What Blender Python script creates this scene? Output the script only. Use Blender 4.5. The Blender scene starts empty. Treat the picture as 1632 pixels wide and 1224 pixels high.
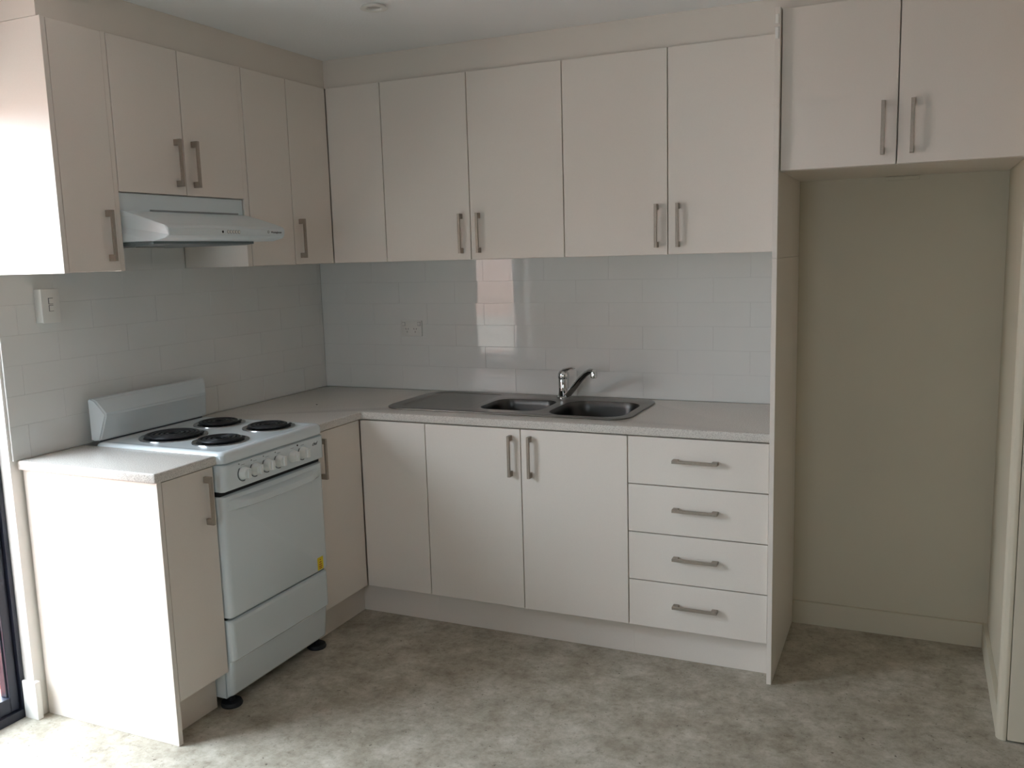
import bpy, bmesh, math, random
from mathutils import Vector, Matrix
random.seed(7)
S = bpy.context.scene
COL = S.collection

# ------------------------------------------------------------------ camera
cam_d = bpy.data.cameras.new('camera'); cam = bpy.data.objects.new('camera', cam_d); COL.objects.link(cam)
F_PX = 1425.89
cam_d.sensor_fit = 'HORIZONTAL'; cam_d.sensor_width = 36.0; cam_d.lens = F_PX / 1632 * 36.0
cam_d.clip_start = 0.05; cam_d.clip_end = 200
yaw, pit, rol = math.radians(24.3701), math.radians(-8.2834), math.radians(-1.6299)
Fv = Vector((-math.sin(yaw)*math.cos(pit), math.cos(yaw)*math.cos(pit), math.sin(pit)))
Rv = Vector((math.cos(yaw), math.sin(yaw), 0)); Uv = Rv.cross(Fv)
Rr = Rv*math.cos(rol) + Uv*math.sin(rol); Ur = Uv*math.cos(rol) - Rv*math.sin(rol)
M = Matrix((Rr, Ur, -Fv)).transposed().to_4x4(); M.translation = Vector((2.6984, -3.6892, 1.5331))
cam.matrix_world = M
S.camera = cam

# ------------------------------------------------------------------ world, lights, exposure
w = bpy.data.worlds.new('overcast_sky'); S.world = w; w.use_nodes = True
bg = w.node_tree.nodes['Background']; bg.inputs[0].default_value = (0.80, 0.88, 1.0, 1); bg.inputs[1].default_value = 22.0
S.view_settings.view_transform = 'Standard'; S.view_settings.look = 'None'
S.view_settings.exposure = 0.0; S.view_settings.gamma = 1.0; S.view_settings.use_curve_mapping = False
S.cycles.use_denoising = True
S.cycles.max_bounces = 12; S.cycles.diffuse_bounces = 8
S.cycles.sample_clamp_indirect = 6
DOOR_Y0, DOOR_Y1, DOOR_H = -2.66, -1.745, 2.08
RX, RY, CZ = 4.5, -6.2, 2.3855           # right wall, rear wall, ceiling height
ADDED_WIN = (1.5, 2.3, 1.1, 1.8)              # unseen window added in the rear wall to carry daylight: x0,x1,z0,z1
def portal(name, loc, rot, sx, sy):
    l = bpy.data.lights.new(name, 'AREA'); l.shape = 'RECTANGLE'; l.size = sx; l.size_y = sy
    l.cycles.is_portal = True
    o = bpy.data.objects.new(name, l); o.location = loc; o.rotation_euler = rot; COL.objects.link(o)
portal('door_daylight', (-0.16, (DOOR_Y0+DOOR_Y1)/2, DOOR_H/2), (0, -math.pi/2, 0), DOOR_H, DOOR_Y1-DOOR_Y0)
portal('added_window_portal', ((ADDED_WIN[0]+ADDED_WIN[1])/2, RY-0.16, (ADDED_WIN[2]+ADDED_WIN[3])/2), (math.pi/2, 0, 0), ADDED_WIN[1]-ADDED_WIN[0], ADDED_WIN[3]-ADDED_WIN[2])  # portal for the added rear window

# ------------------------------------------------------------------ materials
def lin(c):
    return tuple(((v/255)/12.92 if v/255 <= .04045 else (((v/255)+.055)/1.055)**2.4) for v in c)
def mat(name, rgb, rough=.5, metal=0, spec=.5, noise=None, bump=None, coat=0):
    m = bpy.data.materials.new(name); m.use_nodes = True; nt = m.node_tree; b = nt.nodes['Principled BSDF']
    c = lin(rgb) + (1,)
    b.inputs['Base Color'].default_value = c; b.inputs['Roughness'].default_value = rough
    b.inputs['Metallic'].default_value = metal; b.inputs['Specular IOR Level'].default_value = spec
    b.inputs['Coat Weight'].default_value = coat
    geo = nt.nodes.new('ShaderNodeNewGeometry')
    if noise:
        sc, amt = noise
        n = nt.nodes.new('ShaderNodeTexNoise'); n.inputs['Scale'].default_value = sc; n.inputs['Detail'].default_value = 4
        nt.links.new(geo.outputs['Position'], n.inputs['Vector'])
        r = nt.nodes.new('ShaderNodeValToRGB')
        r.color_ramp.elements[0].position = .3; r.color_ramp.elements[1].position = .7
        r.color_ramp.elements[0].color = tuple(v*(1-amt) for v in c[:3]) + (1,)
        r.color_ramp.elements[1].color = tuple(min(1, v*(1+amt)) for v in c[:3]) + (1,)
        nt.links.new(n.outputs['Fac'], r.inputs[0]); nt.links.new(r.outputs[0], b.inputs['Base Color'])
    if bump:
        sc, st = bump
        n = nt.nodes.new('ShaderNodeTexNoise'); n.inputs['Scale'].default_value = sc; n.inputs['Detail'].default_value = 3
        nt.links.new(geo.outputs['Position'], n.inputs['Vector'])
        bp = nt.nodes.new('ShaderNodeBump'); bp.inputs['Strength'].default_value = st; bp.inputs['Distance'].default_value = .002
        nt.links.new(n.outputs['Fac'], bp.inputs['Height']); nt.links.new(bp.outputs[0], b.inputs['Normal'])
    return m
MT = {}
MT['cab'] = mat('cream_laminate', (226, 218, 209), .38, spec=.4, noise=(260, .012), bump=(900, .05))
MT['paint'] = mat('cream_wall_paint', (180, 174, 162), .6, noise=(2.5, .015), bump=(300, .08))
MT['bulk'] = mat('warm_white_paint', (219, 211, 201), .6, bump=(300, .08))
MT['alcove'] = mat('cream_alcove_paint', (206, 199, 180), .6, noise=(2.5, .02), bump=(300, .08))
MT['trim'] = mat('white_gloss_paint', (240, 238, 233), .35, noise=(3, .01))
MT['ceil'] = mat('white_ceiling_paint', (238, 240, 241), .85, bump=(160, .35))
MT['tile'] = mat('white_glazed_tile', (226, 227, 224), .035, noise=(5, .012))
MT['grout'] = mat('white_grout', (208, 208, 205), .8, noise=(80, .03))
MT['enamel'] = mat('white_enamel', (214, 223, 226), .18, noise=(3, .008), coat=.3)
MT['knob'] = mat('white_plastic_knob', (226, 230, 228), .3, noise=(9, .01))
MT['hood'] = mat('white_painted_steel', (212, 222, 225), .3, noise=(3, .008))
MT['plate'] = mat('white_plastic', (222, 222, 217), .35, noise=(9, .01))
MT['dark'] = mat('dark_gap', (22, 22, 24), .7, noise=(30, .1))
MT['coil'] = mat('black_burner_coil', (26, 28, 32), .42, noise=(60, .2), metal=.3)
MT['drip'] = mat('chrome_drip_bowl', (170, 172, 174), .22, metal=1, noise=(20, .04))
MT['steel'] = mat('brushed_stainless', (132, 129, 124), .32, metal=1, noise=(40, .05))
MT['bowl'] = mat('stainless_bowl', (84, 83, 81), .34, metal=1, noise=(40, .05))  # base darker than the deck steel, holds the bowls' dark reflections
MT['chrome'] = mat('chrome', (215, 215, 215), .06, metal=1, noise=(20, .02))
MT['handle'] = mat('satin_nickel_handle', (160, 149, 137), .42, metal=.5, noise=(120, .06))
MT['frame'] = mat('dark_navy_aluminium', (34, 38, 52), .35, noise=(40, .05))
MT['rubber'] = mat('black_rubber', (24, 25, 30), .6, noise=(50, .1))
MT['yellow'] = mat('yellow_sticker', (226, 205, 40), .5, noise=(200, .03))
MT['red'] = mat('red_print', (150, 60, 20), .6, noise=(200, .05))
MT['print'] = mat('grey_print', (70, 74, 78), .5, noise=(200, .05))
MT['filter'] = mat('grey_mesh_filter', (112, 122, 124), .45, metal=.4, noise=(400, .25))
MT['crease_grey'] = mat('grey_crease_shade', (140, 146, 148), .5, noise=(60, .05))  # grey of the shade line painted on the hood
MT['lens'] = mat('frosted_lamp_lens', (170, 168, 164), .3, noise=(20, .02))
MT['brick'] = mat('pale_pink_brick', (196, 160, 146), .85, noise=(14, .22), bump=(120, .5))
MT['mortar'] = mat('pale_mortar', (190, 184, 176), .9, noise=(60, .08))
MT['concrete'] = mat('pale_concrete', (232, 226, 216), .9, noise=(6, .05))
MT['paver'] = mat('red_clay_paver', (176, 92, 76), .85, noise=(9, .3), bump=(120, .5))
MT['paver_b'] = mat('brown_clay_paver', (160, 110, 84), .85, noise=(9, .3), bump=(120, .5))

def mat_top(name, base, specks, rough):
    m = bpy.data.materials.new(name); m.use_nodes = True; nt = m.node_tree; b = nt.nodes['Principled BSDF']
    geo = nt.nodes.new('ShaderNodeNewGeometry')
    n = nt.nodes.new('ShaderNodeTexNoise'); n.inputs['Scale'].default_value = 330; n.inputs['Detail'].default_value = 2
    nt.links.new(geo.outputs['Position'], n.inputs['Vector'])
    r = nt.nodes.new('ShaderNodeValToRGB'); e = r.color_ramp.elements
    e[0].position = .32; e[0].color = lin(specks)+(1,); e[1].position = .5; e[1].color = lin(base)+(1,)
    x = e.new(.72); x.color = tuple(min(1, v*1.1) for v in lin(base))+(1,)
    nt.links.new(n.outputs['Fac'], r.inputs[0]); nt.links.new(r.outputs[0], b.inputs['Base Color'])
    b.inputs['Roughness'].default_value = rough
    return m
MT['top'] = mat_top('pale_speckled_laminate', (210, 205, 198), (172, 166, 159), .22)

def mat_floor():
    m = bpy.data.materials.new('mottled_vinyl'); m.use_nodes = True; nt = m.node_tree; b = nt.nodes['Principled BSDF']
    geo = nt.nodes.new('ShaderNodeNewGeometry')
    def noise(sc, det, rough, dist=0):
        n = nt.nodes.new('ShaderNodeTexNoise'); n.inputs['Scale'].default_value = sc; n.inputs['Detail'].default_value = det
        n.inputs['Roughness'].default_value = rough; n.inputs['Distortion'].default_value = dist
        nt.links.new(geo.outputs['Position'], n.inputs['Vector']); return n
    def ramp(src, stops):
        r = nt.nodes.new('ShaderNodeValToRGB'); e = r.color_ramp.elements
        while len(e) < len(stops): e.new(.5)
        for i, (p, c) in enumerate(stops): e[i].position = p; e[i].color = c
        nt.links.new(src, r.inputs[0]); return r
    c = lambda t: lin(t) + (1,)
    big = ramp(noise(6.5, 9, .74, .05).outputs['Fac'], [(.30, c((146, 138, 122))), (.44, c((170, 163, 149))), (.54, c((186, 180, 167))), (.68, c((210, 205, 194)))])
    med = ramp(noise(30, 8, .8, .05).outputs['Fac'], [(.32, c((196, 192, 184))), (.47, c((238, 237, 234))), (.66, c((255, 255, 255)))])
    mx = nt.nodes.new('ShaderNodeMix'); mx.data_type = 'RGBA'; mx.blend_type = 'MULTIPLY'; mx.inputs[0].default_value = 1
    nt.links.new(big.outputs[0], mx.inputs[6]); nt.links.new(med.outputs[0], mx.inputs[7])
    spk = ramp(noise(75, 3, .6, .3).outputs['Fac'], [(.27, c((120, 112, 102))), (.34, c((255, 255, 255)))])
    mx2 = nt.nodes.new('ShaderNodeMix'); mx2.data_type = 'RGBA'; mx2.blend_type = 'MULTIPLY'; mx2.inputs[0].default_value = 1
    nt.links.new(mx.outputs[2], mx2.inputs[6]); nt.links.new(spk.outputs[0], mx2.inputs[7])
    nt.links.new(mx2.outputs[2], b.inputs['Base Color'])
    b.inputs['Roughness'].default_value = .48; b.inputs['Specular IOR Level'].default_value = .35
    return m
MT['floor'] = mat_floor()
def mat_glass():
    m = bpy.data.materials.new('clear_glass'); m.use_nodes = True; nt = m.node_tree; nt.nodes.clear()
    o = nt.nodes.new('ShaderNodeOutputMaterial'); g = nt.nodes.new('ShaderNodeBsdfGlossy'); t = nt.nodes.new('ShaderNodeBsdfTransparent')
    f = nt.nodes.new('ShaderNodeFresnel'); mx = nt.nodes.new('ShaderNodeMixShader')
    g.inputs['Roughness'].default_value = .02; t.inputs[0].default_value = (.94, .96, .95, 1); f.inputs[0].default_value = 1.45
    geo = nt.nodes.new('ShaderNodeNewGeometry'); mu = nt.nodes.new('ShaderNodeMath'); mu.operation = 'MULTIPLY_ADD'   # no reflection from the inner faces
    nt.links.new(geo.outputs['Backfacing'], mu.inputs[0]); mu.inputs[1].default_value = -1; mu.inputs[2].default_value = 1
    m2 = nt.nodes.new('ShaderNodeMath'); m2.operation = 'MULTIPLY'; nt.links.new(mu.outputs[0], m2.inputs[0]); nt.links.new(f.outputs[0], m2.inputs[1])
    nt.links.new(m2.outputs[0], mx.inputs[0]); nt.links.new(t.outputs[0], mx.inputs[1]); nt.links.new(g.outputs[0], mx.inputs[2])
    nt.links.new(mx.outputs[0], o.inputs[0]); return m
MT['glass'] = mat_glass()

# ------------------------------------------------------------------ object helpers
W = {}                                                     # world origin of every object (nothing is rotated)
def link(name, me, origin, parent=None):
    o = bpy.data.objects.new(name, me); COL.objects.link(o)
    o.parent = parent
    o.location = Vector(origin) - (W[parent.name] if parent else Vector((0, 0, 0)))
    W[o.name] = Vector(origin); return o
def obj(name, bm, m, parent=None, smooth=False, origin=None):
    bmesh.ops.recalc_face_normals(bm, faces=bm.faces)
    vs = [v.co for v in bm.verts]
    if origin is None:
        lo = Vector([min(v[i] for v in vs) for i in range(3)]); hi = Vector([max(v[i] for v in vs) for i in range(3)])
        origin = Vector(((lo.x+hi.x)/2, (lo.y+hi.y)/2, lo.z))
    origin = Vector(origin)
    for v in bm.verts: v.co -= origin
    me = bpy.data.meshes.new(name); bm.to_mesh(me); bm.free()
    me.materials.append(MT[m] if isinstance(m, str) else m)
    if smooth:
        me.polygons.foreach_set('use_smooth', [True]*len(me.polygons))
        try: me.set_sharp_from_angle(angle=math.radians(35))
        except Exception: pass
    return link(name, me, origin, parent)
def thing(name, label, cat, loc, group=None):
    o = bpy.data.objects.new(name, None); COL.objects.link(o); o.location = loc; o.empty_display_size = .1
    W[o.name] = Vector(loc); tag(o, label, cat, group); return o
def tag(o, label, cat, group=None):
    o['label'] = label; o['category'] = cat
    if group: o['group'] = group
    return o
def struct(o, kind='structure'): o['kind'] = kind; return o
def bm_box(x0, x1, y0, y1, z0, z1, bev=0, seg=2, bm=None):
    b = bmesh.new(); x0, x1 = sorted((x0, x1)); y0, y1 = sorted((y0, y1)); z0, z1 = sorted((z0, z1))
    vs = [b.verts.new(c) for c in ((x0,y0,z0),(x1,y0,z0),(x1,y1,z0),(x0,y1,z0),(x0,y0,z1),(x1,y0,z1),(x1,y1,z1),(x0,y1,z1))]
    for f in ((3,2,1,0),(4,5,6,7),(0,1,5,4),(1,2,6,5),(2,3,7,6),(3,0,4,7)): b.faces.new([vs[i] for i in f])
    if bev: bmesh.ops.bevel(b, geom=list(b.edges), offset=bev, segments=seg, affect='EDGES', profile=.5)
    return merge(bm, b)
def merge(bm, b):
    if bm is None: return b
    mp = {}
    for v in b.verts: mp[v] = bm.verts.new(v.co)
    for f in b.faces:
        bm.faces.new([mp[v] for v in f.verts])
    b.free(); return bm
def box(name, x0, x1, y0, y1, z0, z1, m, parent=None, bev=0, seg=2):
    return obj(name, bm_box(x0, x1, y0, y1, z0, z1, bev, seg), m, parent, smooth=bool(bev) and seg > 1)
def boxes(name, lst, m, parent=None, bev=0):
    bm = None
    for b in lst: bm = bm_box(*b, bev=bev, bm=bm) if bm else bm_box(*b, bev=bev)
    return obj(name, bm, m, parent)
def bm_prism(pts, axis, a, b_, bev=0, seg=2, bm=None):
    """polygon pts (2-D) extruded along an axis ('x','y','z') from a to b_"""
    def V(p, t): return {'x': (t, p[0], p[1]), 'y': (p[0], t, p[1]), 'z': (p[0], p[1], t)}[axis]
    b = bmesh.new(); A = [b.verts.new(V(p, a)) for p in pts]; B = [b.verts.new(V(p, b_)) for p in pts]
    b.faces.new(A); b.faces.new(B[::-1]); n = len(pts)
    for i in range(n): b.faces.new([A[i], B[i], B[(i+1) % n], A[(i+1) % n]])
    bmesh.ops.recalc_face_normals(b, faces=b.faces)
    if bev: bmesh.ops.bevel(b, geom=list(b.edges), offset=bev, segments=seg, affect='EDGES', profile=.5)
    return merge(bm, b)
def bm_lathe(prof, c, axis='z', n=40, bm=None, cap=True):
    """prof: (radius, height) list; revolved about an axis through c"""
    b = bmesh.new(); rings = []
    for r, h in prof:
        ring = []
        for i in range(n):
            t = 2*math.pi*i/n; u, v = r*math.cos(t), r*math.sin(t)
            co = {'z': (u, v, h), 'x': (h, u, v), 'y': (u, h, v)}[axis]
            ring.append(b.verts.new(Vector(c) + Vector(co)))
        rings.append(ring)
    for R0, R1 in zip(rings, rings[1:]):
        for i in range(n): b.faces.new([R0[i], R0[(i+1) % n], R1[(i+1) % n], R1[i]])
    if cap:
        if prof[0][0] > 1e-6: b.faces.new(rings[0][::-1])
        if prof[-1][0] > 1e-6: b.faces.new(rings[-1])
    bmesh.ops.remove_doubles(b, verts=b.verts, dist=1e-6)
    return merge(bm, b)
def bm_tube(pts, rad, n=12, bm=None):
    """tube through points with a radius (or (a, b) ellipse radii) per point"""
    b = bmesh.new(); rings = []; P = [Vector(p) for p in pts]
    prev = None
    for i, p in enumerate(P):
        d = (P[min(i+1, len(P)-1)] - P[max(i-1, 0)]).normalized()
        up = Vector((0, 0, 1)) if abs(d.z) < .95 else Vector((1, 0, 0))
        s = d.cross(up).normalized() if prev is None else (prev - d*prev.dot(d)).normalized()
        prev = s; u = s.cross(d)
        r = rad[i] if isinstance(rad, list) else rad
        ra, rb = r if isinstance(r, tuple) else (r, r)
        rings.append([b.verts.new(p + s*ra*math.cos(2*math.pi*k/n) + u*rb*math.sin(2*math.pi*k/n)) for k in range(n)])
    for R0, R1 in zip(rings, rings[1:]):
        for k in range(n): b.faces.new([R0[k], R0[(k+1) % n], R1[(k+1) % n], R1[k]])
    b.faces.new(rings[0][::-1]); b.faces.new(rings[-1])
    return merge(bm, b)
def rrect(x0, x1, y0, y1, r, n=8):
    pts = []
    for cx, cy, a0 in ((x1-r, y1-r, 0), (x0+r, y1-r, 90), (x0+r, y0+r, 180), (x1-r, y0+r, 270)):
        for i in range(n+1):
            a = math.radians(a0 + 90*i/n); pts.append((cx + r*math.cos(a), cy + r*math.sin(a)))
    return pts
def slab(name, loops, z0, z1, bev, m, parent=None):
    """flat slab with holes: filled 2-D curve, extruded and bevelled, turned into a mesh"""
    cu = bpy.data.curves.new(name, 'CURVE'); cu.dimensions = '2D'; cu.fill_mode = 'BOTH'
    for L in loops:
        sp = cu.splines.new('POLY'); sp.points.add(len(L)-1); sp.use_cyclic_u = True
        for q, p in zip(sp.points, L): q.co = (p[0], p[1], 0, 1)
    cu.extrude = (z1-z0)/2 - bev; cu.bevel_depth = bev; cu.bevel_resolution = 3; cu.offset = -bev
    t = bpy.data.objects.new('t', cu); COL.objects.link(t)
    bpy.context.view_layer.update()
    me = bpy.data.meshes.new_from_object(t.evaluated_get(bpy.context.evaluated_depsgraph_get()))
    bpy.data.objects.remove(t); bpy.data.curves.remove(cu)
    bm = bmesh.new(); bm.from_mesh(me); bpy.data.meshes.remove(me)
    for v in bm.verts: v.co.z += (z0+z1)/2
    bmesh.ops.remove_doubles(bm, verts=bm.verts, dist=1e-5)
    return obj(name, bm, m, parent, smooth=True)
def text(name, body, size, m, parent, place, shear=0, depth=.0004):
    """flat print: place maps (u, v, w) -> world, u along the text, v up, w out of the surface"""
    cu = bpy.data.curves.new(name, 'FONT'); cu.body = body; cu.size = size; cu.shear = shear
    cu.align_x = 'CENTER'; cu.align_y = 'CENTER'; cu.extrude = depth
    t = bpy.data.objects.new('t', cu); COL.objects.link(t); bpy.context.view_layer.update()
    me = bpy.data.meshes.new_from_object(t.evaluated_get(bpy.context.evaluated_depsgraph_get()))
    bpy.data.objects.remove(t); bpy.data.curves.remove(cu)
    bm = bmesh.new(); bm.from_mesh(me); bpy.data.meshes.remove(me)
    for v in bm.verts: v.co = Vector(place(v.co.x, v.co.y, v.co.z))
    return obj(name, bm, m, parent)

# ------------------------------------------------------------------ fitted dimensions (metres)
DU, DUL, ZUB, ZUT = .3337, .3239, 1.5124, 2.2661
X1, X2, X3, X4, X5, XT = .6009, 1.0100, 1.4233, 1.8396, 2.2613, 2.2781
Y1, Y2, Y2B, Y3, Y4, Y5, Y6, Y7, ZH = .6058, .8726, .8986, 1.198, 1.4995, 1.5183, 1.7178, 1.7358, 1.7679
DB, DBL, B1, B2, B3, ZTB, ZBB, KB = .6013, .5938, .9068, 1.3282, 1.7553, .8655, .1413, .065
ZD = (.8655, .6865, .5048, .3212, .1413)
DT, DO, O1, XR, YA, ZTALL, ZOH = .6199, .5925, 2.6297, 2.9874, -.02, 1.7755, 2.2836
TH, G = .018, .0019                                           # door thickness, half the gap between doors

# ------------------------------------------------------------------ shell
WT = .15
struct(box('floor', -WT, RX, RY, 0.1, -.05, 0, 'floor'))
struct(box('ceiling', -WT, RX, RY, 0.1, CZ, CZ+.1, 'ceil'))
wl = struct(boxes('wall_left', [(-WT, -.008, DOOR_Y1, 0.1, 0, CZ), (-WT, -.008, DOOR_Y0, DOOR_Y1, DOOR_H, CZ),
                         (-WT, -.008, RY, DOOR_Y0, 0, CZ)], 'grout'))
wl.data.materials.clear(); wl.data.materials.append(MT['trim'])
wb = struct(boxes('wall_back', [(-.008, X5+.008, .008, .1, 0, CZ)], 'grout'))
struct(boxes('wall_alcove', [(X5+.009, RX, YA, .1, 0, CZ)], 'alcove'))
struct(boxes('wall_right', [(XR, 3.09, -.70, YA, 0, CZ), (3.09, RX, -.70, -.60, 2.06, CZ), (3.86, RX, -.70, -.60, 0, 2.06),
                            ], 'alcove'))
struct(boxes('wall_side', [(RX, RX+WT, RY, .1, 0, CZ)], 'paint'))
x0, x1, z0, z1 = ADDED_WIN
struct(boxes('wall_rear', [(-WT, x0, RY-WT, RY, 0, CZ), (x1, RX+WT, RY-WT, RY, 0, CZ), (x0, x1, RY-WT, RY, 0, z0), (x0, x1, RY-WT, RY, z1, CZ)], 'paint'))
# added rear window, unseen behind the camera, lets extra daylight in
wn = struct(boxes('added_window', [(x0, x0+.05, RY-.1, RY-.05, z0, z1), (x1-.05, x1, RY-.1, RY-.05, z0, z1), (x0+.05, x1-.05, RY-.1, RY-.05, z0, z0+.05),
                        (x0+.05, x1-.05, RY-.1, RY-.05, z1-.05, z1), ((x0+x1)/2-.025, (x0+x1)/2+.025, RY-.1, RY-.05, z0+.05, z1-.05)], 'frame'))
for a, b in ((x0+.05, (x0+x1)/2-.025), ((x0+x1)/2+.025, x1-.05)):
    box('pane', a, b, RY-.078, RY-.073, z0+.05, z1-.05, 'glass', wn)
# bulkheads above the cabinets
L = .31; LB = .318
struct(obj('trim_1', bm_prism([(0, 0), (0, -Y7), (L, -Y7), (L, -LB), (X5, -LB), (X5, 0)], 'z', ZUT+.001, CZ-.0005), 'bulk'))
struct(box('trim_2', X5+.0002, XR-.001, YA-.001, -.572, ZOH+.001, CZ-.0005, 'bulk'))
# skirting
struct(boxes('baseboard_back', [(XT+.001, XR-.016, YA-.015, YA-.0005, 0, .094)], 'alcove'))
struct(boxes('baseboard_right', [(XR-.015, XR-.0005, -.70, YA-.001, 0, .094)], 'alcove'))
bb = bm_prism([(.014, DOOR_Y1+.008), (-.0075, DOOR_Y1+.008), (-.0075, DOOR_Y1-.0005), (-.052, DOOR_Y1-.0005), (-.052, DOOR_Y1-.014), (.014, DOOR_Y1-.014)], 'z', 0, .135, .003)
struct(obj('baseboard_left', bb, 'trim', smooth=True))
# glazed outside door at the left
d1 = struct(boxes('door_1', [(-.13, -.055, DOOR_Y1-.016, DOOR_Y1-.001, .0, DOOR_H-.001), (-.13, -.055, DOOR_Y0+.001, DOOR_Y0+.016, 0, DOOR_H-.001),
                             (-.13, -.055, DOOR_Y0+.016, DOOR_Y1-.016, DOOR_H-.03, DOOR_H-.001), (-.13, -.055, DOOR_Y0+.016, DOOR_Y1-.016, 0, .03)], 'frame'))
ya, yb = DOOR_Y0+.018, DOOR_Y1-.018
for nm, args in (('door_stile', (-.115, -.068, yb-.032, yb, .032, DOOR_H-.032)), ('door_stile', (-.115, -.068, ya, ya+.045, .032, DOOR_H-.032)),
                 ('door_rail', (-.115, -.068, ya+.045, yb-.032, .032, .085)), ('door_rail', (-.115, -.068, ya+.045, yb-.032, DOOR_H-.08, DOOR_H-.032)),
                 ('glazing_bead', (-.105, -.078, yb-.037, yb-.032, .085, DOOR_H-.08))):
    box(nm, *args, 'frame', d1, bev=.002, seg=1)
box('pane', -.096, -.09, ya+.045, yb-.037, .085, DOOR_H-.08, 'glass', d1)
hd = box('door_handle', -.066, -.058, ya+.012, ya+.034, .95, 1.12, 'chrome', d1, bev=.002)
# inner door and its casing at the right
struct(obj('trim_3', bm_prism([(XR-.016, -.701), (XR-.016, -.715), (XR-.010, -.727), (XR+.002, -.733), (XR+.012, -.733), (XR+.012, -.701)], 'z', 0, 2.3, .002), 'alcove', smooth=True))
d2 = struct(box('door_2', XR+.014, 3.84, -.738, -.702, .009, 2.05, 'alcove'))
boxes('door_stile', [(XR+.014, XR+.058, -.7405, -.7385, .009, 2.05)], 'alcove', d2)

# ------------------------------------------------------------------ wall tiles
TL, THT, JT = .2987, .0996, .0007
tile_cache = {}
def tile(wall, u0, u1, z0, z1):
    """one glazed tile as a part of its wall; u is x on the back wall, -y on the left wall"""
    back = wall is wb
    if u1-u0 < .012 or z1-z0 < .006: return
    key = (back, round(u1-u0, 4), round(z1-z0, 4))
    if key not in tile_cache:
        a, b = (u1-u0)/2 - JT/2, (z1-z0)/2 - JT/2
        bm = bm_box(-a, a, 0, .0072, -b, b) if back else bm_box(-.0072, 0, -a, a, -b, b)
        front = [e for e in bm.edges if all((v.co.y if back else -v.co.x) < 1e-6 for v in e.verts)]
        bmesh.ops.bevel(bm, geom=front, offset=.0006, segments=2, affect='EDGES', profile=.5)
        bmesh.ops.recalc_face_normals(bm, faces=bm.faces)
        me = bpy.data.meshes.new('tile'); bm.to_mesh(me); bm.free(); me.materials.append(MT['tile'])
        tile_cache[key] = me
    c = (u0+u1)/2; zc = (z0+z1)/2
    o = link('tile', tile_cache[key], (c, 0, zc) if back else (0, -c, zc), wall)
    tl = math.radians(.10)
    o.rotation_euler = (random.gauss(0, tl), 0, random.gauss(0, tl)) if back else (0, random.gauss(0, tl), random.gauss(0, tl))
Zr = [1.5117 - i*THT for i in range(-1, 7)]                 # row edges from just above the cabinets' underside to the worktop
XJ = 2.0924
for r in range(1, 7):
    zt, zb = Zr[r], max(Zr[r+1], .9005) if r < 6 else .9005
    zt_, zb_ = Zr[r], (Zr[r+1] if r < 6 else .9005)
    off = XJ if r % 2 == 1 else XJ - TL/2
    k = -8
    while True:
        a = off + k*TL; b = a + TL; k += 1
        if b < 0: continue
        if a > X5-.001: break
        tile(wb, max(a, .001), min(b, X5-.001), zb_, zt_)
for r in range(0, 7):
    if r == 0: zt_, zb_, U0, U1 = Zr[0]+.001, Zr[1], Y2B+.0005, Y4-.0005
    else: zt_, zb_, U0, U1 = Zr[r], (Zr[r+1] if r < 6 else .9005), 0.0005, 1.736
    off = 1.37 if r % 2 == 0 else 1.37
    off = 1.37 + (TL/2 if r % 2 == 1 else 0)
    if r in (2, 4, 6): off = 1.37
    k = -8
    while True:
        a = off + k*TL; b = a + TL; k += 1
        if b < U0: continue
        if a > U1: break
        tile(wl, max(a, U0), min(b, U1), zb_, zt_)
# grout bed behind the tiles
boxes('grout', [(-.0078, -.0010, -1.736, .008, .9005, ZUB), (-.0078, -.0010, -Y4, -Y2B, ZUB, 1.612)], 'grout', wl)
box('grout', 0.0005, X5-.001, .0010, .0078, .9005, ZUB, 'grout', wb)

# ------------------------------------------------------------------ cabinet handles
def bm_handle(face, p, vertical=True, length=.162):
    """bracket bar handle; face '-y' or '+x'; p = centre on the door surface"""
    W_, PR, T_, FT = .011, .030, .009, .021      # width, projection, bar thickness, foot length
    bm = None
    segs = [(-length/2, length/2, PR-T_, PR), (-length/2, -length/2+FT, 0, PR-T_), (length/2-FT, length/2, 0, PR-T_)]
    # one C-shaped outline extruded across the width
    out = [(-length/2, 0), (-length/2, PR), (length/2, PR), (length/2, 0), (length/2-FT, 0), (length/2-FT, PR-T_), (-length/2+FT, PR-T_), (-length/2+FT, 0)]
    b = bmesh.new()
    def V(l, d, w_):
        if vertical: q = (w_, -d, l) if face == '-y' else (d, w_, l)
        else: q = (l, -d, w_)
        return Vector(p) + Vector(q)
    A = [b.verts.new(V(l, d, -W_/2)) for l, d in out]; B = [b.verts.new(V(l, d, W_/2)) for l, d in out]
    b.faces.new(A); b.faces.new(B[::-1])
    for i in range(len(out)): b.faces.new([A[i], B[i], B[(i+1) % 8], A[(i+1) % 8]])
    bmesh.ops.recalc_face_normals(b, faces=b.faces)
    bmesh.ops.bevel(b, geom=list(b.edges), offset=.0007, segments=1, affect='EDGES')
    return b
def handle(door, face, p, vertical=True, name='handle'): return obj(name, bm_handle(face, p, vertical), 'handle', door)
def door_b(name, th, x0, x1, yf, z0, z1, t=TH):              # door in the back run, front face at y = -yf
    return box(name, x0+G, x1-G, -yf, -yf+t, z0+G, z1-G, 'cab', th, bev=.0008, seg=1)
def door_l(name, th, y0, y1, xf, z0, z1, t=TH):              # door in the left run, y0 < y1 given as positive depths
    return box(name, xf-t, xf, -y1+G, -y0-G, z0+G, z1-G, 'cab', th, bev=.0008, seg=1)
GU = 'cream wall cabinets under the bulkhead'; GB = 'cream base cabinets under the worktop'
BK = TH + .008

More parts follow.
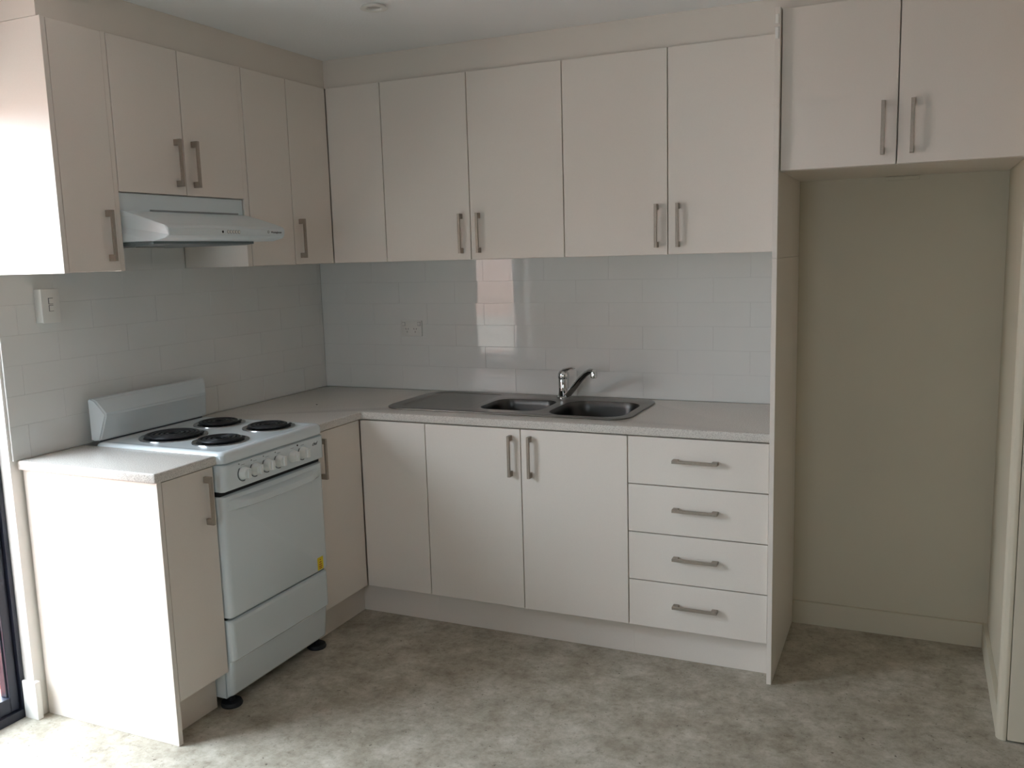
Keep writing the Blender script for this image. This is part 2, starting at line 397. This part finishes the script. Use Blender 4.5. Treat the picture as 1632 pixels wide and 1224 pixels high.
# ------------------------------------------------------------------ wall cabinets
t = thing('corner_wall_cabinet', 'L-shaped cream wall cabinet filling the corner, handle on its left leaf only', 'cabinet', (.16, -.16, ZUB), GU)
obj('carcass', bm_prism([(.001, -.001), (.001, -Y1+.001), (DUL-BK, -Y1+.001), (DUL-BK, -DU+BK), (X1-.001, -DU+BK), (X1-.001, -.001)], 'z', ZUB+.0005, ZUT), 'cab', t)
d = door_l('door', t, DU+.001, Y1, DUL, ZUB, ZUT)
handle(d, '+x', (DUL, -Y1+.040, 1.6215))
door_b('door', t, DUL+.001, X1, DU, ZUB, ZUT)
t = thing('wall_cabinet', 'narrow cream wall cabinet with a plain handleless door right of the range hood', 'cabinet', (.16, -(Y1+Y2)/2, ZUB), GU)
boxes('carcass', [(.001, DUL-BK, -Y2+.001, -Y1-.001, ZUB+.0005, ZUT)], 'cab', t)
box('side_panel', .001, DUL-.002, -Y2B, -Y2-.001, ZUB, ZUT, 'cab', t, bev=.0006, seg=1)
door_l('door', t, Y1, Y2, DUL, ZUB, ZUT)
t = thing('wall_cabinet', 'short cream two-door wall cabinet directly above the range hood', 'cabinet', (.16, -Y3, ZH), GU)
boxes('carcass', [(.001, DUL-BK, -Y4, -Y2B-.0005, ZH+.001, ZUT)], 'cab', t)
for a, b, s in ((Y2B, Y3, 1), (Y3, Y4, -1)):
    d = door_l('door', t, a, b, DUL, ZH, ZUT); handle(d, '+x', (DUL, -(Y3 - s*.041), 1.879))
t = thing('wall_cabinet', 'narrow cream one-door wall cabinet at the window end, left of the range hood', 'cabinet', (.16, -1.62, ZUB), GU)
boxes('carcass', [(.001, DUL-BK, -Y6, -Y5-.001, ZUB+.0005, ZUT)], 'cab', t)
box('side_panel', .001, DUL-.002, -Y5, -Y4-.0005, ZUB, ZUT, 'cab', t, bev=.0006, seg=1)
box('end_panel', .001, DUL+.0005, -Y7, -Y6-.0005, ZUB-.001, ZUT, 'cab', t, bev=.0006, seg=1)
d = door_l('door', t, Y5, Y6, DUL, ZUB, ZUT); handle(d, '+x', (DUL, -Y5-.040, 1.6265))
for a, mid, b, lab in ((X1, X2, X3, 'cream two-door wall cabinet above the power point and draining board'),
                       (X3, X4, X5, 'cream two-door wall cabinet above the tap, touching the tall panel')):
    t = thing('wall_cabinet', lab, 'cabinet', (mid, -.16, ZUB), GU)
    boxes('carcass', [(a+.001, b-.001, -DU+BK, -.001, ZUB+.0005, ZUT)], 'cab', t)
    for p, q, s in ((a, mid, -1), (mid, b, 1)):
        d = door_b('door', t, p, q, DU, ZUB, ZUT); handle(d, '-y', (mid + s*.041, -DU, 1.6215))
t = thing('overhead_cabinet', 'deep cream two-door cabinet spanning the top of the empty fridge alcove', 'cabinet', (O1, -.3, ZTALL))
boxes('carcass', [(XT+.001, XR-.002, -DO+BK, YA-.001, ZTALL+.0005, ZOH)], 'cab', t)
for p, q, s in ((XT+.001, O1, -1), (O1, XR-.002, 1)):
    d = door_b('door', t, p, q, DO, ZTALL-.001, ZOH); handle(d, '-y', (O1 + s*.042, -DO, 1.887))
t = thing('tall_panel', 'tall narrow cream panel standing between the drawers and the fridge alcove', 'panel', ((X5+XT)/2, -.3, 0))
box('lower_panel', X5+.0005, XT, -DT, YA-.001, .001, 1.4925, 'cab', t, bev=.0006, seg=1)
box('upper_panel', X5+.0005, XT, -DT, YA-.001, 1.4935, ZUT+.017, 'cab', t, bev=.0006, seg=1)
for z0_, z1_ in ((2.232, 2.262), (2.186, 2.222)):
    box('cover_cap', X5+.0015, XT-.005, -DT-.0035, -DT+.0005, z0_, z1_, 'trim', t, bev=.0012, seg=1)

# ------------------------------------------------------------------ base cabinets
t = thing('corner_base_cabinet', 'L-shaped cream base cabinet in the corner, right beside the stove', 'cabinet', (.3, -.3, 0), GB)
YS1 = .9010                                                   # the stove side of the corner unit
obj('carcass', bm_prism([(.002, -.002), (.002, -YS1), (DBL-BK, -YS1), (DBL-BK, -DB+BK), (B1-.001, -DB+BK), (B1-.001, -.002)], 'z', ZBB, .867), 'cab', t)
obj('kickboard', bm_prism([(DBL-KB-.016, -YS1), (DBL-KB, -YS1), (DBL-KB, -DB+KB), (B1-.001, -DB+KB), (B1-.001, -DB+KB+.016), (DBL-KB-.016, -DB+KB+.016)], 'z', 0.0005, ZBB-.0005), 'cab', t)
d = door_l('door', t, DB+.002, YS1, DBL, ZBB, ZTB); handle(d, '+x', (DBL, -.878, .759))
door_b('door', t, DBL+.002, B1, DB, ZBB, ZTB)
t = thing('sink_cabinet', 'cream two-door base cabinet below the sink', 'cabinet', (B2, -.3, 0), GB)
boxes('carcass', [(B1+.001, B3-.001, -DB+BK, -DB+BK+.016, ZBB, .867), (B1+.001, B1+.017, -DB+BK+.016, -.002, ZBB, .867), (B3-.017, B3-.001, -DB+BK+.016, -.002, ZBB, .867), (B1+.017, B3-.017, -DB+BK+.016, -.002, ZBB, ZBB+.016)], 'cab', t)
box('kickboard', B1-.0005, B3+.0005, -DB+KB, -DB+KB+.016, .0005, ZBB-.0005, 'cab', t)
for p, q, s in ((B1, B2, -1), (B2, B3, 1)):
    d = door_b('door', t, p, q, DB, ZBB, ZTB); handle(d, '-y', (B2 + s*.041, -DB, .759))
t = thing('drawer_cabinet', 'cream base cabinet with four stacked drawers, right of the sink doors', 'cabinet', (2.0, -.3, 0), GB)
boxes('carcass', [(B3+.001, X5-.001, -DB+BK, -.002, ZBB, .867)], 'cab', t)
box('kickboard', B3+.001, X5-.0005, -DB+KB, -DB+KB+.016, .0005, ZBB-.0005, 'cab', t)
for z1_, z0_ in zip(ZD, ZD[1:]):
    d = door_b('drawer', t, B3, X5-.001, DB, z0_, z1_); handle(d, '-y', ((B3+X5)/2-.002, -DB, (z0_+z1_)/2+.008), vertical=False)
YE, YEW, YSB = 1.7223, 1.7063, 1.4876
t = thing('end_base_cabinet', 'narrow cream base cabinet left of the stove, its end panel bright with daylight', 'cabinet', (.3, -1.6, 0), GB)
boxes('carcass', [(.002, DBL-BK, -YEW+.019, -1.461, ZBB, .867)], 'cab', t)
box('kickboard', DBL-KB-.016, DBL-KB, -YEW+.019, -1.461, .0005, ZBB-.0005, 'cab', t)
box('end_panel', .0005, DBL+.001, -YEW, -YEW+.018, .0005, .8675, 'cab', t, bev=.0006, seg=1)
d = door_l('door', t, 1.4625, YEW-.019, DBL, ZBB, ZTB); handle(d, '+x', (DBL, -1.505, .759))

# ------------------------------------------------------------------ worktops
DW = .6055
SX0, SX1, SY0, SY1 = .645, 1.725, -.512, -.032
wt = slab('worktop', [[(.0005, -.0005), (.0005, -.9020), (DW, -.9020), (DW, -DW-.01), (DW+.004, -DW-.003), (DW+.012, -DW), (X5-.0005, -DW), (X5-.0005, -.0005)],
                      rrect(SX0+.02, SX1-.02, SY0+.02, SY1-.02, .05)], .8680, .9, .006, 'top')
tag(wt, 'long L-shaped pale speckled worktop running round the corner and holding the sink', 'worktop')
wt = slab('worktop', [[(.0005, -YE), (DW-.012, -YE), (DW-.004, -YE+.003), (DW, -YE+.012), (DW, -1.4585), (.0005, -1.4585)]], .8680, .9, .006, 'top')
tag(wt, 'short square piece of pale worktop on the end cabinet left of the stove', 'worktop')
tag(obj('plastic_plug', bm_lathe([(0, 0), (.004, 0), (.0035, .0015), (0, .0018)], (.3107, -.5045, .9002), n=12), 'dark'), 'tiny dark speck lying on the corner of the long worktop', 'debris')

# ------------------------------------------------------------------ sink
ZS = .9005
t = thing('sink', 'stainless double-bowl sink with drainer set in the long worktop', 'sink', ((SX0+SX1)/2, (SY0+SY1)/2, ZS))
BW = [(1.052, 1.330, -.432, -.165, .065), (1.372, 1.690, -.478, -.135, .085)]
DR = (.700, 1.020, -.462, -.062, .05)
slab('deck', [rrect(SX0, SX1, SY0, SY1, .085, 12), rrect(*BW[0][:4], BW[0][4]), rrect(*BW[1][:4], BW[1][4]), rrect(*DR[:4], DR[4])], ZS, ZS+.0045, .0015, 'steel', t)
# recessed drainer with shallow ribs
b = bmesh.new(); prev = None; rings = [(0, ZS+.0035), (.006, ZS+.0015), (.014, ZS+.0005)]
for ins, z in rings:
    ring = [b.verts.new((x, y, z)) for x, y in rrect(DR[0]+ins, DR[1]-ins, DR[2]+ins, DR[3]-ins, max(DR[4]-ins, .01))]
    if prev:
        for i in range(len(ring)): b.faces.new([prev[i], prev[(i+1) % len(ring)], ring[(i+1) % len(ring)], ring[i]])
    prev = ring
b.faces.new(prev)
obj('drainer', b, 'steel', t, smooth=True)
for x0_, x1_, y0_, y1_, r_ in BW:
    b = bmesh.new(); prev = None
    for ins, z in ((-.001, ZS+.003), (.001, ZS+.004), (.005, ZS-.004), (.008, ZS-.02), (.014, ZS-.13), (.022, ZS-.15), (.045, ZS-.16), (.09, ZS-.165)):
        ring = [b.verts.new((x, y, z)) for x, y in rrect(x0_+ins, x1_-ins, y0_+ins, y1_-ins, max(r_-ins*.8, .012))]
        if prev:
            for i in range(len(ring)): b.faces.new([prev[i], prev[(i+1) % len(ring)], ring[(i+1) % len(ring)], ring[i]])
        prev = ring
    b.faces.new(prev)
    bo = obj('bowl', b, 'bowl', t, smooth=True)
    cx, cy = (x0_+x1_)/2, (y0_+y1_)/2
    obj('drain_waste', bm_lathe([(.045, 0), (.045, .002), (.036, .002), (.03, -.001), (0, -.001)], (cx, cy, ZS-.1648), n=28, cap=False), 'chrome', bo, smooth=True)
# ------------------------------------------------------------------ mixer tap
TX, TY, TZ = 1.313, -.085, ZS+.005
t = thing('mixer_tap', 'chrome mixer tap with raised lever and angled spout behind the sink bowls', 'tap', (TX, TY, TZ))
obj('tap_body', bm_lathe([(.029, 0), (.029, .005), (.0245, .009), (.0235, .03), (.0235, .082), (.0225, .084)], (TX, TY, TZ), n=32), 'chrome', t, smooth=True)
obj('cartridge_ring', bm_lathe([(.0228, .0842), (.0245, .0855), (.0252, .094), (.0242, .107), (.019, .117), (.012, .122), (0, .1235)], (TX, TY, TZ), n=32), 'chrome', t, smooth=True)
obj('lever', bm_tube([(TX-.010, TY+.004, TZ+.108), (TX+.006, TY-.004, TZ+.121), (TX+.026, TY-.014, TZ+.128), (TX+.046, TY-.024, TZ+.134), (TX+.060, TY-.031, TZ+.133)],
    [(.010, .006), (.015, .010), (.012, .007), (.008, .004), (.007, .003)], 14), 'chrome', t, smooth=True)
sp = [(TX+.010, TY-.007, TZ+.012), (TX+.030, TY-.020, TZ+.022), (TX+.066, TY-.046, TZ+.056), (TX+.108, TY-.076, TZ+.098), (TX+.140, TY-.099, TZ+.124), (TX+.164, TY-.116, TZ+.136), (TX+.184, TY-.130, TZ+.137)]
sp_o = obj('spout', bm_tube(sp, [(.013, .013), (.015, .014), (.0145, .013), (.014, .0125), (.0135, .012), (.0135, .012), (.010, .010)], 16), 'chrome', t, smooth=True)
obj('aerator', bm_lathe([(.0125, .006), (.0138, .002), (.0138, -.018), (.0115, -.020), (0, -.019)], (TX+.183, TY-.129, TZ+.130), n=24), 'chrome', sp_o, smooth=True)

# ------------------------------------------------------------------ stove
SYa, SYb = -1.4565, -.9035
t = thing('stove', 'white freestanding electric stove with four coil burners between the base cabinets', 'stove', (.33, (SYa+SYb)/2, 0))
box('body', .045, .569, SYa, SYb, .035, .868, 'enamel', t, bev=.002)
box('gap_shade', .567, .590, SYa+.0035, SYb-.0035, .300, .760, 'dark', t)  # dark plate painted as the shaded gap between stove body and oven door
# cooktop: dished top with a rounded rim
def ring_rr(b, x0, x1, y0, y1, r, z, n=6): return [b.verts.new((x, y, z)) for x, y in rrect(x0, x1, y0, y1, r, n)]
b = bmesh.new(); prev = None
CX0, CX1, CY0, CY1 = .045, .632, SYa-.001, SYb+.001
for ins, z in ((.004, .868), (.0, .872), (0, .896), (.003, .903), (.009, .9075), (.016, .909), (.030, .9085), (.040, .9055), (.048, .9045)):
    ring = ring_rr(b, CX0+ins, CX1-ins, CY0+ins, CY1-ins, max(.028-ins*.5, .01), z)
    if prev:
        for i in range(len(ring)): b.faces.new([prev[i], prev[(i+1) % len(ring)], ring[(i+1) % len(ring)], ring[i]])
    else: b.faces.new(ring[::-1])
    prev = ring
b.faces.new(prev)
obj('cooktop', b, 'enamel', t, smooth=True)
# splashback of the stove: top face slopes, bevelled ends
b = bmesh.new()
yA, yB = SYa-.006, SYb+.004
prof = [(.040, .914), (.066, .914), (.088, 1.008), (.062, 1.062), (.050, 1.068), (.040, 1.066)]
def insy(i): return .0 if i in (0, 5, 4) else (.018 if i in (1,) else (.034 if i == 2 else .012))
A = [b.verts.new((x, yA+insy(i), z)) for i, (x, z) in enumerate(prof)]; B = [b.verts.new((x, yB-insy(i), z)) for i, (x, z) in enumerate(prof)]
b.faces.new(A); b.faces.new(B[::-1])
for i in range(6): b.faces.new([A[i], B[i], B[(i+1) % 6], A[(i+1) % 6]])
bmesh.ops.recalc_face_normals(b, faces=b.faces)
bmesh.ops.bevel(b, geom=list(b.edges), offset=.005, segments=3, affect='EDGES')
obj('backguard', b, 'enamel', t, smooth=True)
box('backguard_bracket', .042, .058, SYa+.03, SYb-.03, .9, .916, 'print', t)
# burners
for (cx, cy, r) in ((.228, -1.260, .101), (.218, -1.010, .079), (.462, -1.013, .079), (.464, -1.277, .079)):
    bn = obj('burner', bm_lathe([(r+.020, .9048), (r+.019, .9078), (r+.013, .9088), (r+.009, .9065), (r+.004, .9052)], (cx, cy, 0), n=48, cap=False), 'drip', t, smooth=True)
    obj('drip_pan', bm_lathe([(r+.0045, .9050), (r*.6, .9052), (0, .9051)], (cx, cy, 0), n=40, cap=False), 'coil', bn, smooth=True)
    turns = 5 if r > .09 else 4
    pts = []; n = turns*28
    for i in range(n+1):
        a = 2*math.pi*turns*i/n; rr = .014 + (r+.001-.014)*i/n
        pts.append((cx+rr*math.cos(a+.6), cy+rr*math.sin(a+.6), .9145))
    pitch = (r-.013)/turns
    obj('coil', bm_tube(pts, (pitch*.40, .0042), 8), 'coil', bn, smooth=True)
    for k in range(3):
        a = k*2*math.pi/3+.4
        obj('coil_support', bm_tube([(cx, cy, .9095), (cx+(r+.004)*math.cos(a), cy+(r+.004)*math.sin(a), .9095)], .0016, 6), 'drip', bn)
# control panel
def front_plate(name, xb, xf, y0, y1, z0, z1, r, parent, extra=None):
    """front piece of the stove: rounded vertical and horizontal front edges"""
    b = bmesh.new(); prev = None
    for ins, x in ((0, xb), (0, xf-r), (r*.12, xf-r*.5), (r*.5, xf-r*.12), (r, xf)):
        ring = [b.verts.new((x, y, z)) for y, z in rrect(y0+ins, y1-ins, z0+ins*.45, z1-ins*.45, .006, 4)]
        if prev:
            for i in range(len(ring)): b.faces.new([prev[i], prev[(i+1) % len(ring)], ring[(i+1) % len(ring)], ring[i]])
        else: b.faces.new(ring[::-1])
        prev = ring
    b.faces.new(prev)
    return obj(name, b, 'enamel', parent, smooth=True)
cp = front_plate('control_panel', .5695, .634, SYa, SYb, .772, .8665, .022, t)
XF = .634
KY = [-1.365, -1.303, -1.240, -1.176, -1.100, -1.040]; KZ = .8225
for i, ky in enumerate(KY):
    kn = obj('knob', bm_lathe([(.0225, .0005), (.0225, .004), (.0205, .0075), (.0185, .020), (.0165, .0225), (0, .0228)], (XF, ky, KZ), axis='x', n=32), 'knob', t, smooth=True)
    obj('grip', bm_prism([(ky-.0065, KZ-.017), (ky+.0065, KZ-.017), (ky+.0065, KZ+.017), (ky-.0065, KZ+.017)], 'x', XF+.0228, XF+.031, .0015), 'knob', kn)
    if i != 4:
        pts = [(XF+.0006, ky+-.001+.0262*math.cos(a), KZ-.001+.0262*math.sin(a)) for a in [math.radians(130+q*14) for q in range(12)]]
        obj('knob_arc', bm_tube(pts, .0014, 6), 'print', kn)  # dark partial arc at the lower left of the knob
    obj('heat_mark', bm_tube([(XF+.0004, ky-.009, KZ+.0285), (XF+.0004, ky+.009, KZ+.0285)], .0007, 6), 'filter', cp)
    if i < 4: obj('position_mark', bm_lathe([(.0028, 0), (.0028, .0004), (0, .0004)], (XF, ky-.018, KZ+.034), axis='x', n=12), 'filter', cp)
obj('indicator_lamp', bm_lathe([(.0035, 0), (.003, .0015), (0, .002)], (XF, -1.068, .8555), axis='x', n=16), 'dark', cp)
text('logo_print', 'chef', .018, 'print', cp, lambda u, v, w_: (XF+.0004+w_, -.966+u, .8400+v), shear=.35)
box('vent_gap', .570, .604, SYa+.003, SYb-.003, .757, .7735, 'dark', t)
# oven door with its moulded grip rail
od = front_plate('oven_door', .574, .620, SYa, SYb, .330, .757, .018, t)
b = bmesh.new(); N = 24; rings = []
for i in range(N+1):
    s = i/N; y = (SYa+.022)*(1-s) + (SYb-.022)*s; q = math.sin(math.pi*s); bow = min(1, q*2.2)
    dx = .003 + .024*bow; zc = .718 - .006*q
    prof = [(.616, zc+.026), (.618+dx*.7, zc+.020), (.618+dx, zc+.013), (.618+dx, zc-.008), (.618+dx*.45, zc-.015), (.616, zc-.020)]
    rings.append([b.verts.new((x, y, z)) for x, z in prof])
for R0, R1 in zip(rings, rings[1:]):
    for k in range(6): b.faces.new([R0[k], R0[(k+1) % 6], R1[(k+1) % 6], R1[k]])
b.faces.new(rings[0][::-1]); b.faces.new(rings[-1])
obj('door_grip', b, 'enamel', od, smooth=True)
st = box('warning_sticker', .6201, .6206, -.9735, -.9375, .338, .388, 'yellow', od)
for k, (wd, z) in enumerate(((.006, .378), (.012, .368), (.016, .359), (.020, .351), (.016, .344))):
    box('sticker_print', .6206, .6209, -.9555-wd/2, -.9555+wd/2, z-.0018, z+.0018, 'red', st)
# storage drawer: upper part vertical, lower part set back below a crease
b = bmesh.new(); y0_, y1_ = SYa, SYb
rows = [(.322, .606, .010), (.318, .613, .004), (.308, .616, 0), (.180, .616, 0), (.170, .605, 0), (.052, .593, 0), (.046, .589, .004)]
cols = []
for z, xf, _ in rows:
    r = .018
    arc = [(xf-r+r*math.sin(q*math.pi/8), y0_+r-r*math.cos(q*math.pi/8)) for q in range(5)]
    pl2 = [(.574, y0_)] + arc + [(x_, y0_+y1_-y_) for x_, y_ in reversed(arc)] + [(.574, y1_)]
    cols.append([b.verts.new((x_, y_, z)) for x_, y_ in pl2])
NC = len(cols[0])
for R0, R1 in zip(cols, cols[1:]):
    for k in range(NC): b.faces.new([R0[k], R0[(k+1) % NC], R1[(k+1) % NC], R1[k]])
b.faces.new(cols[0][::-1]); b.faces.new(cols[-1])
obj('storage_drawer', b, 'enamel', t)
for fx, fy in ((.563, SYa+.030), (.563, SYb-.032), (.09, SYa+.035), (.09, SYb-.035)):
    obj('foot', bm_lathe([(.036, .0005), (.038, .006), (.034, .016), (.012, .018), (.012, .036)], (fx, fy, 0), n=24), 'rubber', t, smooth=True)

# ------------------------------------------------------------------ range hood
HY0, HY1 = -1.4985, -.9005
t = thing('range_hood', 'white slide-under range hood with five small buttons above the stove', 'range hood', (.25, (HY0+HY1)/2, 1.59))
box('back_box', .002, .3155, HY0+.003, HY1-.003, 1.70, ZH-.001, 'hood', t, bev=.001, seg=1)
b = bmesh.new()
# canopy: side profile (x, z); the front corners are drawn in towards the middle
prof = [(.002, 1.606), (.002, 1.708), (.328, 1.708), (.395, 1.690), (.473, 1.666), (.503, 1.656), (.514, 1.646), (.513, 1.624), (.500, 1.615), (.453, 1.606)]
inset = [0, 0, 0, .0, 0, .002, .008, .010, .006, 0]
A = [b.verts.new((x, HY0+i_, z)) for (x, z), i_ in zip(prof, inset)]; B = [b.verts.new((x, HY1-i_, z)) for (x, z), i_ in zip(prof, inset)]
n = len(prof)
b.faces.new(A); b.faces.new(B[::-1])
for i in range(n): b.faces.new([A[i], B[i], B[(i+1) % n], A[(i+1) % n]])
bmesh.ops.recalc_face_normals(b, faces=b.faces)
bmesh.ops.bevel(b, geom=list(b.edges), offset=.0018, segments=2, affect='EDGES')
cn = obj('canopy', b, 'hood', t)
box('crease_shade', .3156, .3166, HY0+.13, HY1-.03, 1.7095, 1.7155, 'crease_grey', t)  # grey strip painted as the shadow line between back box and canopy
obj('grease_filter', bm_prism([(.010, 1.593), (.010, 1.6055), (.440, 1.6055), (.440, 1.597), (.400, 1.593)], 'y', HY0+.012, HY1-.10), 'filter', t)
box('lamp_cover', .15, .25, -1.38, -1.25, 1.588, 1.5925, 'lens', t, bev=.001, seg=1)
def hoodf(u, v, w_): return (.5137+.0003+w_ - 0.0, u, v)
for k in range(6):
    y = -1.243 + (0 if k == 0 else .014) + k*.0135
    if k == 0: obj('indicator_lamp', bm_lathe([(.0042, 0), (.0042, .0012), (0, .0015)], (.5136, y, 1.636), axis='x', n=16), 'dark', cn)
    else:
        bu = obj('button', bm_lathe([(.0052, 0), (.0052, .0012), (.0035, .002), (0, .002)], (.5136, y, 1.636), axis='x', n=16), 'plate', cn)
        obj('button_ring', bm_lathe([(.0052, .0002), (.0062, .0002), (.0062, .0008), (.0052, .0008), (.0052, .0002)], (.5136, y, 1.636), axis='x', n=16, cap=False), 'print', bu)
text('logo_print', 'Westinghouse', .0105, 'print', cn, lambda u, v, w_: (.5139+w_, -.958+u, 1.6365+v))
obj('logo_ring', bm_lathe([(.0036, .0002), (.0048, .0002), (.0048, .0008), (.0036, .0008), (.0036, .0002)], (.5136, -1.0035, 1.6375), axis='x', n=20, cap=False), 'print', cn)

# ------------------------------------------------------------------ power point, isolator, alcove outlet, downlight
t = thing('power_point', 'white double power point on the tiles left of the tap', 'power point', (.513, -.001, 1.157))
box('plate', .4565, .5695, -.0085, -.0012, 1.158, 1.232, 'plate', t, bev=.0015)
for cx in (.490, .534):
    for dx, dz, a in ((-.0065, .006, .45), (.0065, .006, -.45), (0, -.008, 0)):
        c, s = math.cos(a), math.sin(a); hw, hh = .0011, .0036
        pts = [(cx+dx+p*c-q*s, 1.1865+dz+p*s+q*c) for p, q in ((-hw, -hh), (hw, -hh), (hw, hh), (-hw, hh))]
        obj('socket_slot', bm_prism(pts, 'y', -.0088, -.0083), 'dark', t)
for cx in (.472, .556):
    sw = box('switch', cx-.007, cx+.007, -.0105, -.0086, 1.208, 1.224, 'plate', t, bev=.001, seg=1)
    box('switch_gap', cx-.008, cx+.008, -.0087, -.0084, 1.207, 1.225, 'print', t)
t = thing('isolator_switch', 'white surface-mounted two-rocker switch box on the left wall tiles above the end worktop', 'switch', (.0, -1.565, 1.346))
box('mounting_block', .0008, .031, -1.600, -1.532, 1.347, 1.459, 'plate', t, bev=.002)
pl = box('plate', .0312, .038, -1.601, -1.531, 1.346, 1.460, 'plate', t, bev=.0025)
for z in (1.386, 1.410):
    box('rocker', .0382, .042, -1.5735, -1.5585, z, z+.018, 'plate', pl, bev=.0012, seg=1)
    box('rocker_gap', .0378, .0383, -1.575, -1.557, z-.0015, z+.0195, 'print', pl)
t = box('cable_outlet', 2.582, 2.697, YA-.011, YA-.0008, 1.762, 1.7745, 'alcove', None, bev=.002)
tag(t, 'slim cream outlet plate high on the alcove wall under the overhead cabinet', 'outlet')
t = thing('downlight', 'small round recessed downlight in the ceiling, unlit', 'downlight', (.972, -.935, CZ-.006))
obj('trim_ring', bm_lathe([(.040, .004), (.043, -.0005), (.048, -.0045), (.0385, -.006), (.028, -.004), (.026, .004)], (.972, -.935, CZ-.0045), n=40, cap=False), 'plate', t, smooth=True)
obj('lens', bm_lathe([(.026, 0), (.02, -.001), (0, -.0015)], (.972, -.935, CZ-.002), n=32), 'lens', t, smooth=True)

# ------------------------------------------------------------------ outside: paving and a pale brick fence
struct(box('ground', -5, -WT-.001, -6.5, 6, -.16, -.062, 'concrete'))
pv = struct(box('path', -1.72, -WT-.002, -3.2, .2, -.0618, -.058, 'mortar'))
pm = {}
for key in ('paver', 'paver_b'):
    bm = bm_box(-.110, .110, -.0525, .0525, 0, .03, bev=.004, seg=1); bmesh.ops.recalc_face_normals(bm, faces=bm.faces)
    me = bpy.data.meshes.new('paver'); bm.to_mesh(me); bm.free(); me.materials.append(MT[key]); pm[key] = me
for r in range(24):
    for c in range(6):
        x = -.30 - c*.232 - (.116 if r % 2 else 0); y = -.30 - r*.1135
        if x - .11 < -1.70 or y < -3.1: continue
        o = link('paver', pm[random.choice(['paver', 'paver', 'paver_b'])], (x, y, -.0578+random.uniform(0, .002)), pv)
FX = -4.6
fence = struct(box('wall_garden', FX, FX+.12, -6, 5.5, -.06, 1.78, 'mortar'))
bm = bmesh.new()
for r in range(21):
    for c in range(46):
        y = -5.9 + c*.245 + (.12 if r % 2 else 0); z = -.05 + r*.086
        bm_box(FX+.118, FX+.130, y, y+.235, z, z+.076, bm=bm)
o = obj('brickwork', bm, 'brick', fence); o['kind'] = 'stuff'
gable = struct(box('wall_neighbour', FX+.13, -.2, -6.62, -6.5, -.06, 2.5, 'mortar'))
bm = bmesh.new()
for r in range(20):
    for c in range(17):
        x = -4.3 + c*.245 - (.12 if r % 2 else 0); z = .78 + r*.086
        bm_box(x, x+.235, -6.502, -6.490, z, z+.076, bm=bm)
o = obj('brickwork', bm, 'brick', gable); o['kind'] = 'stuff'
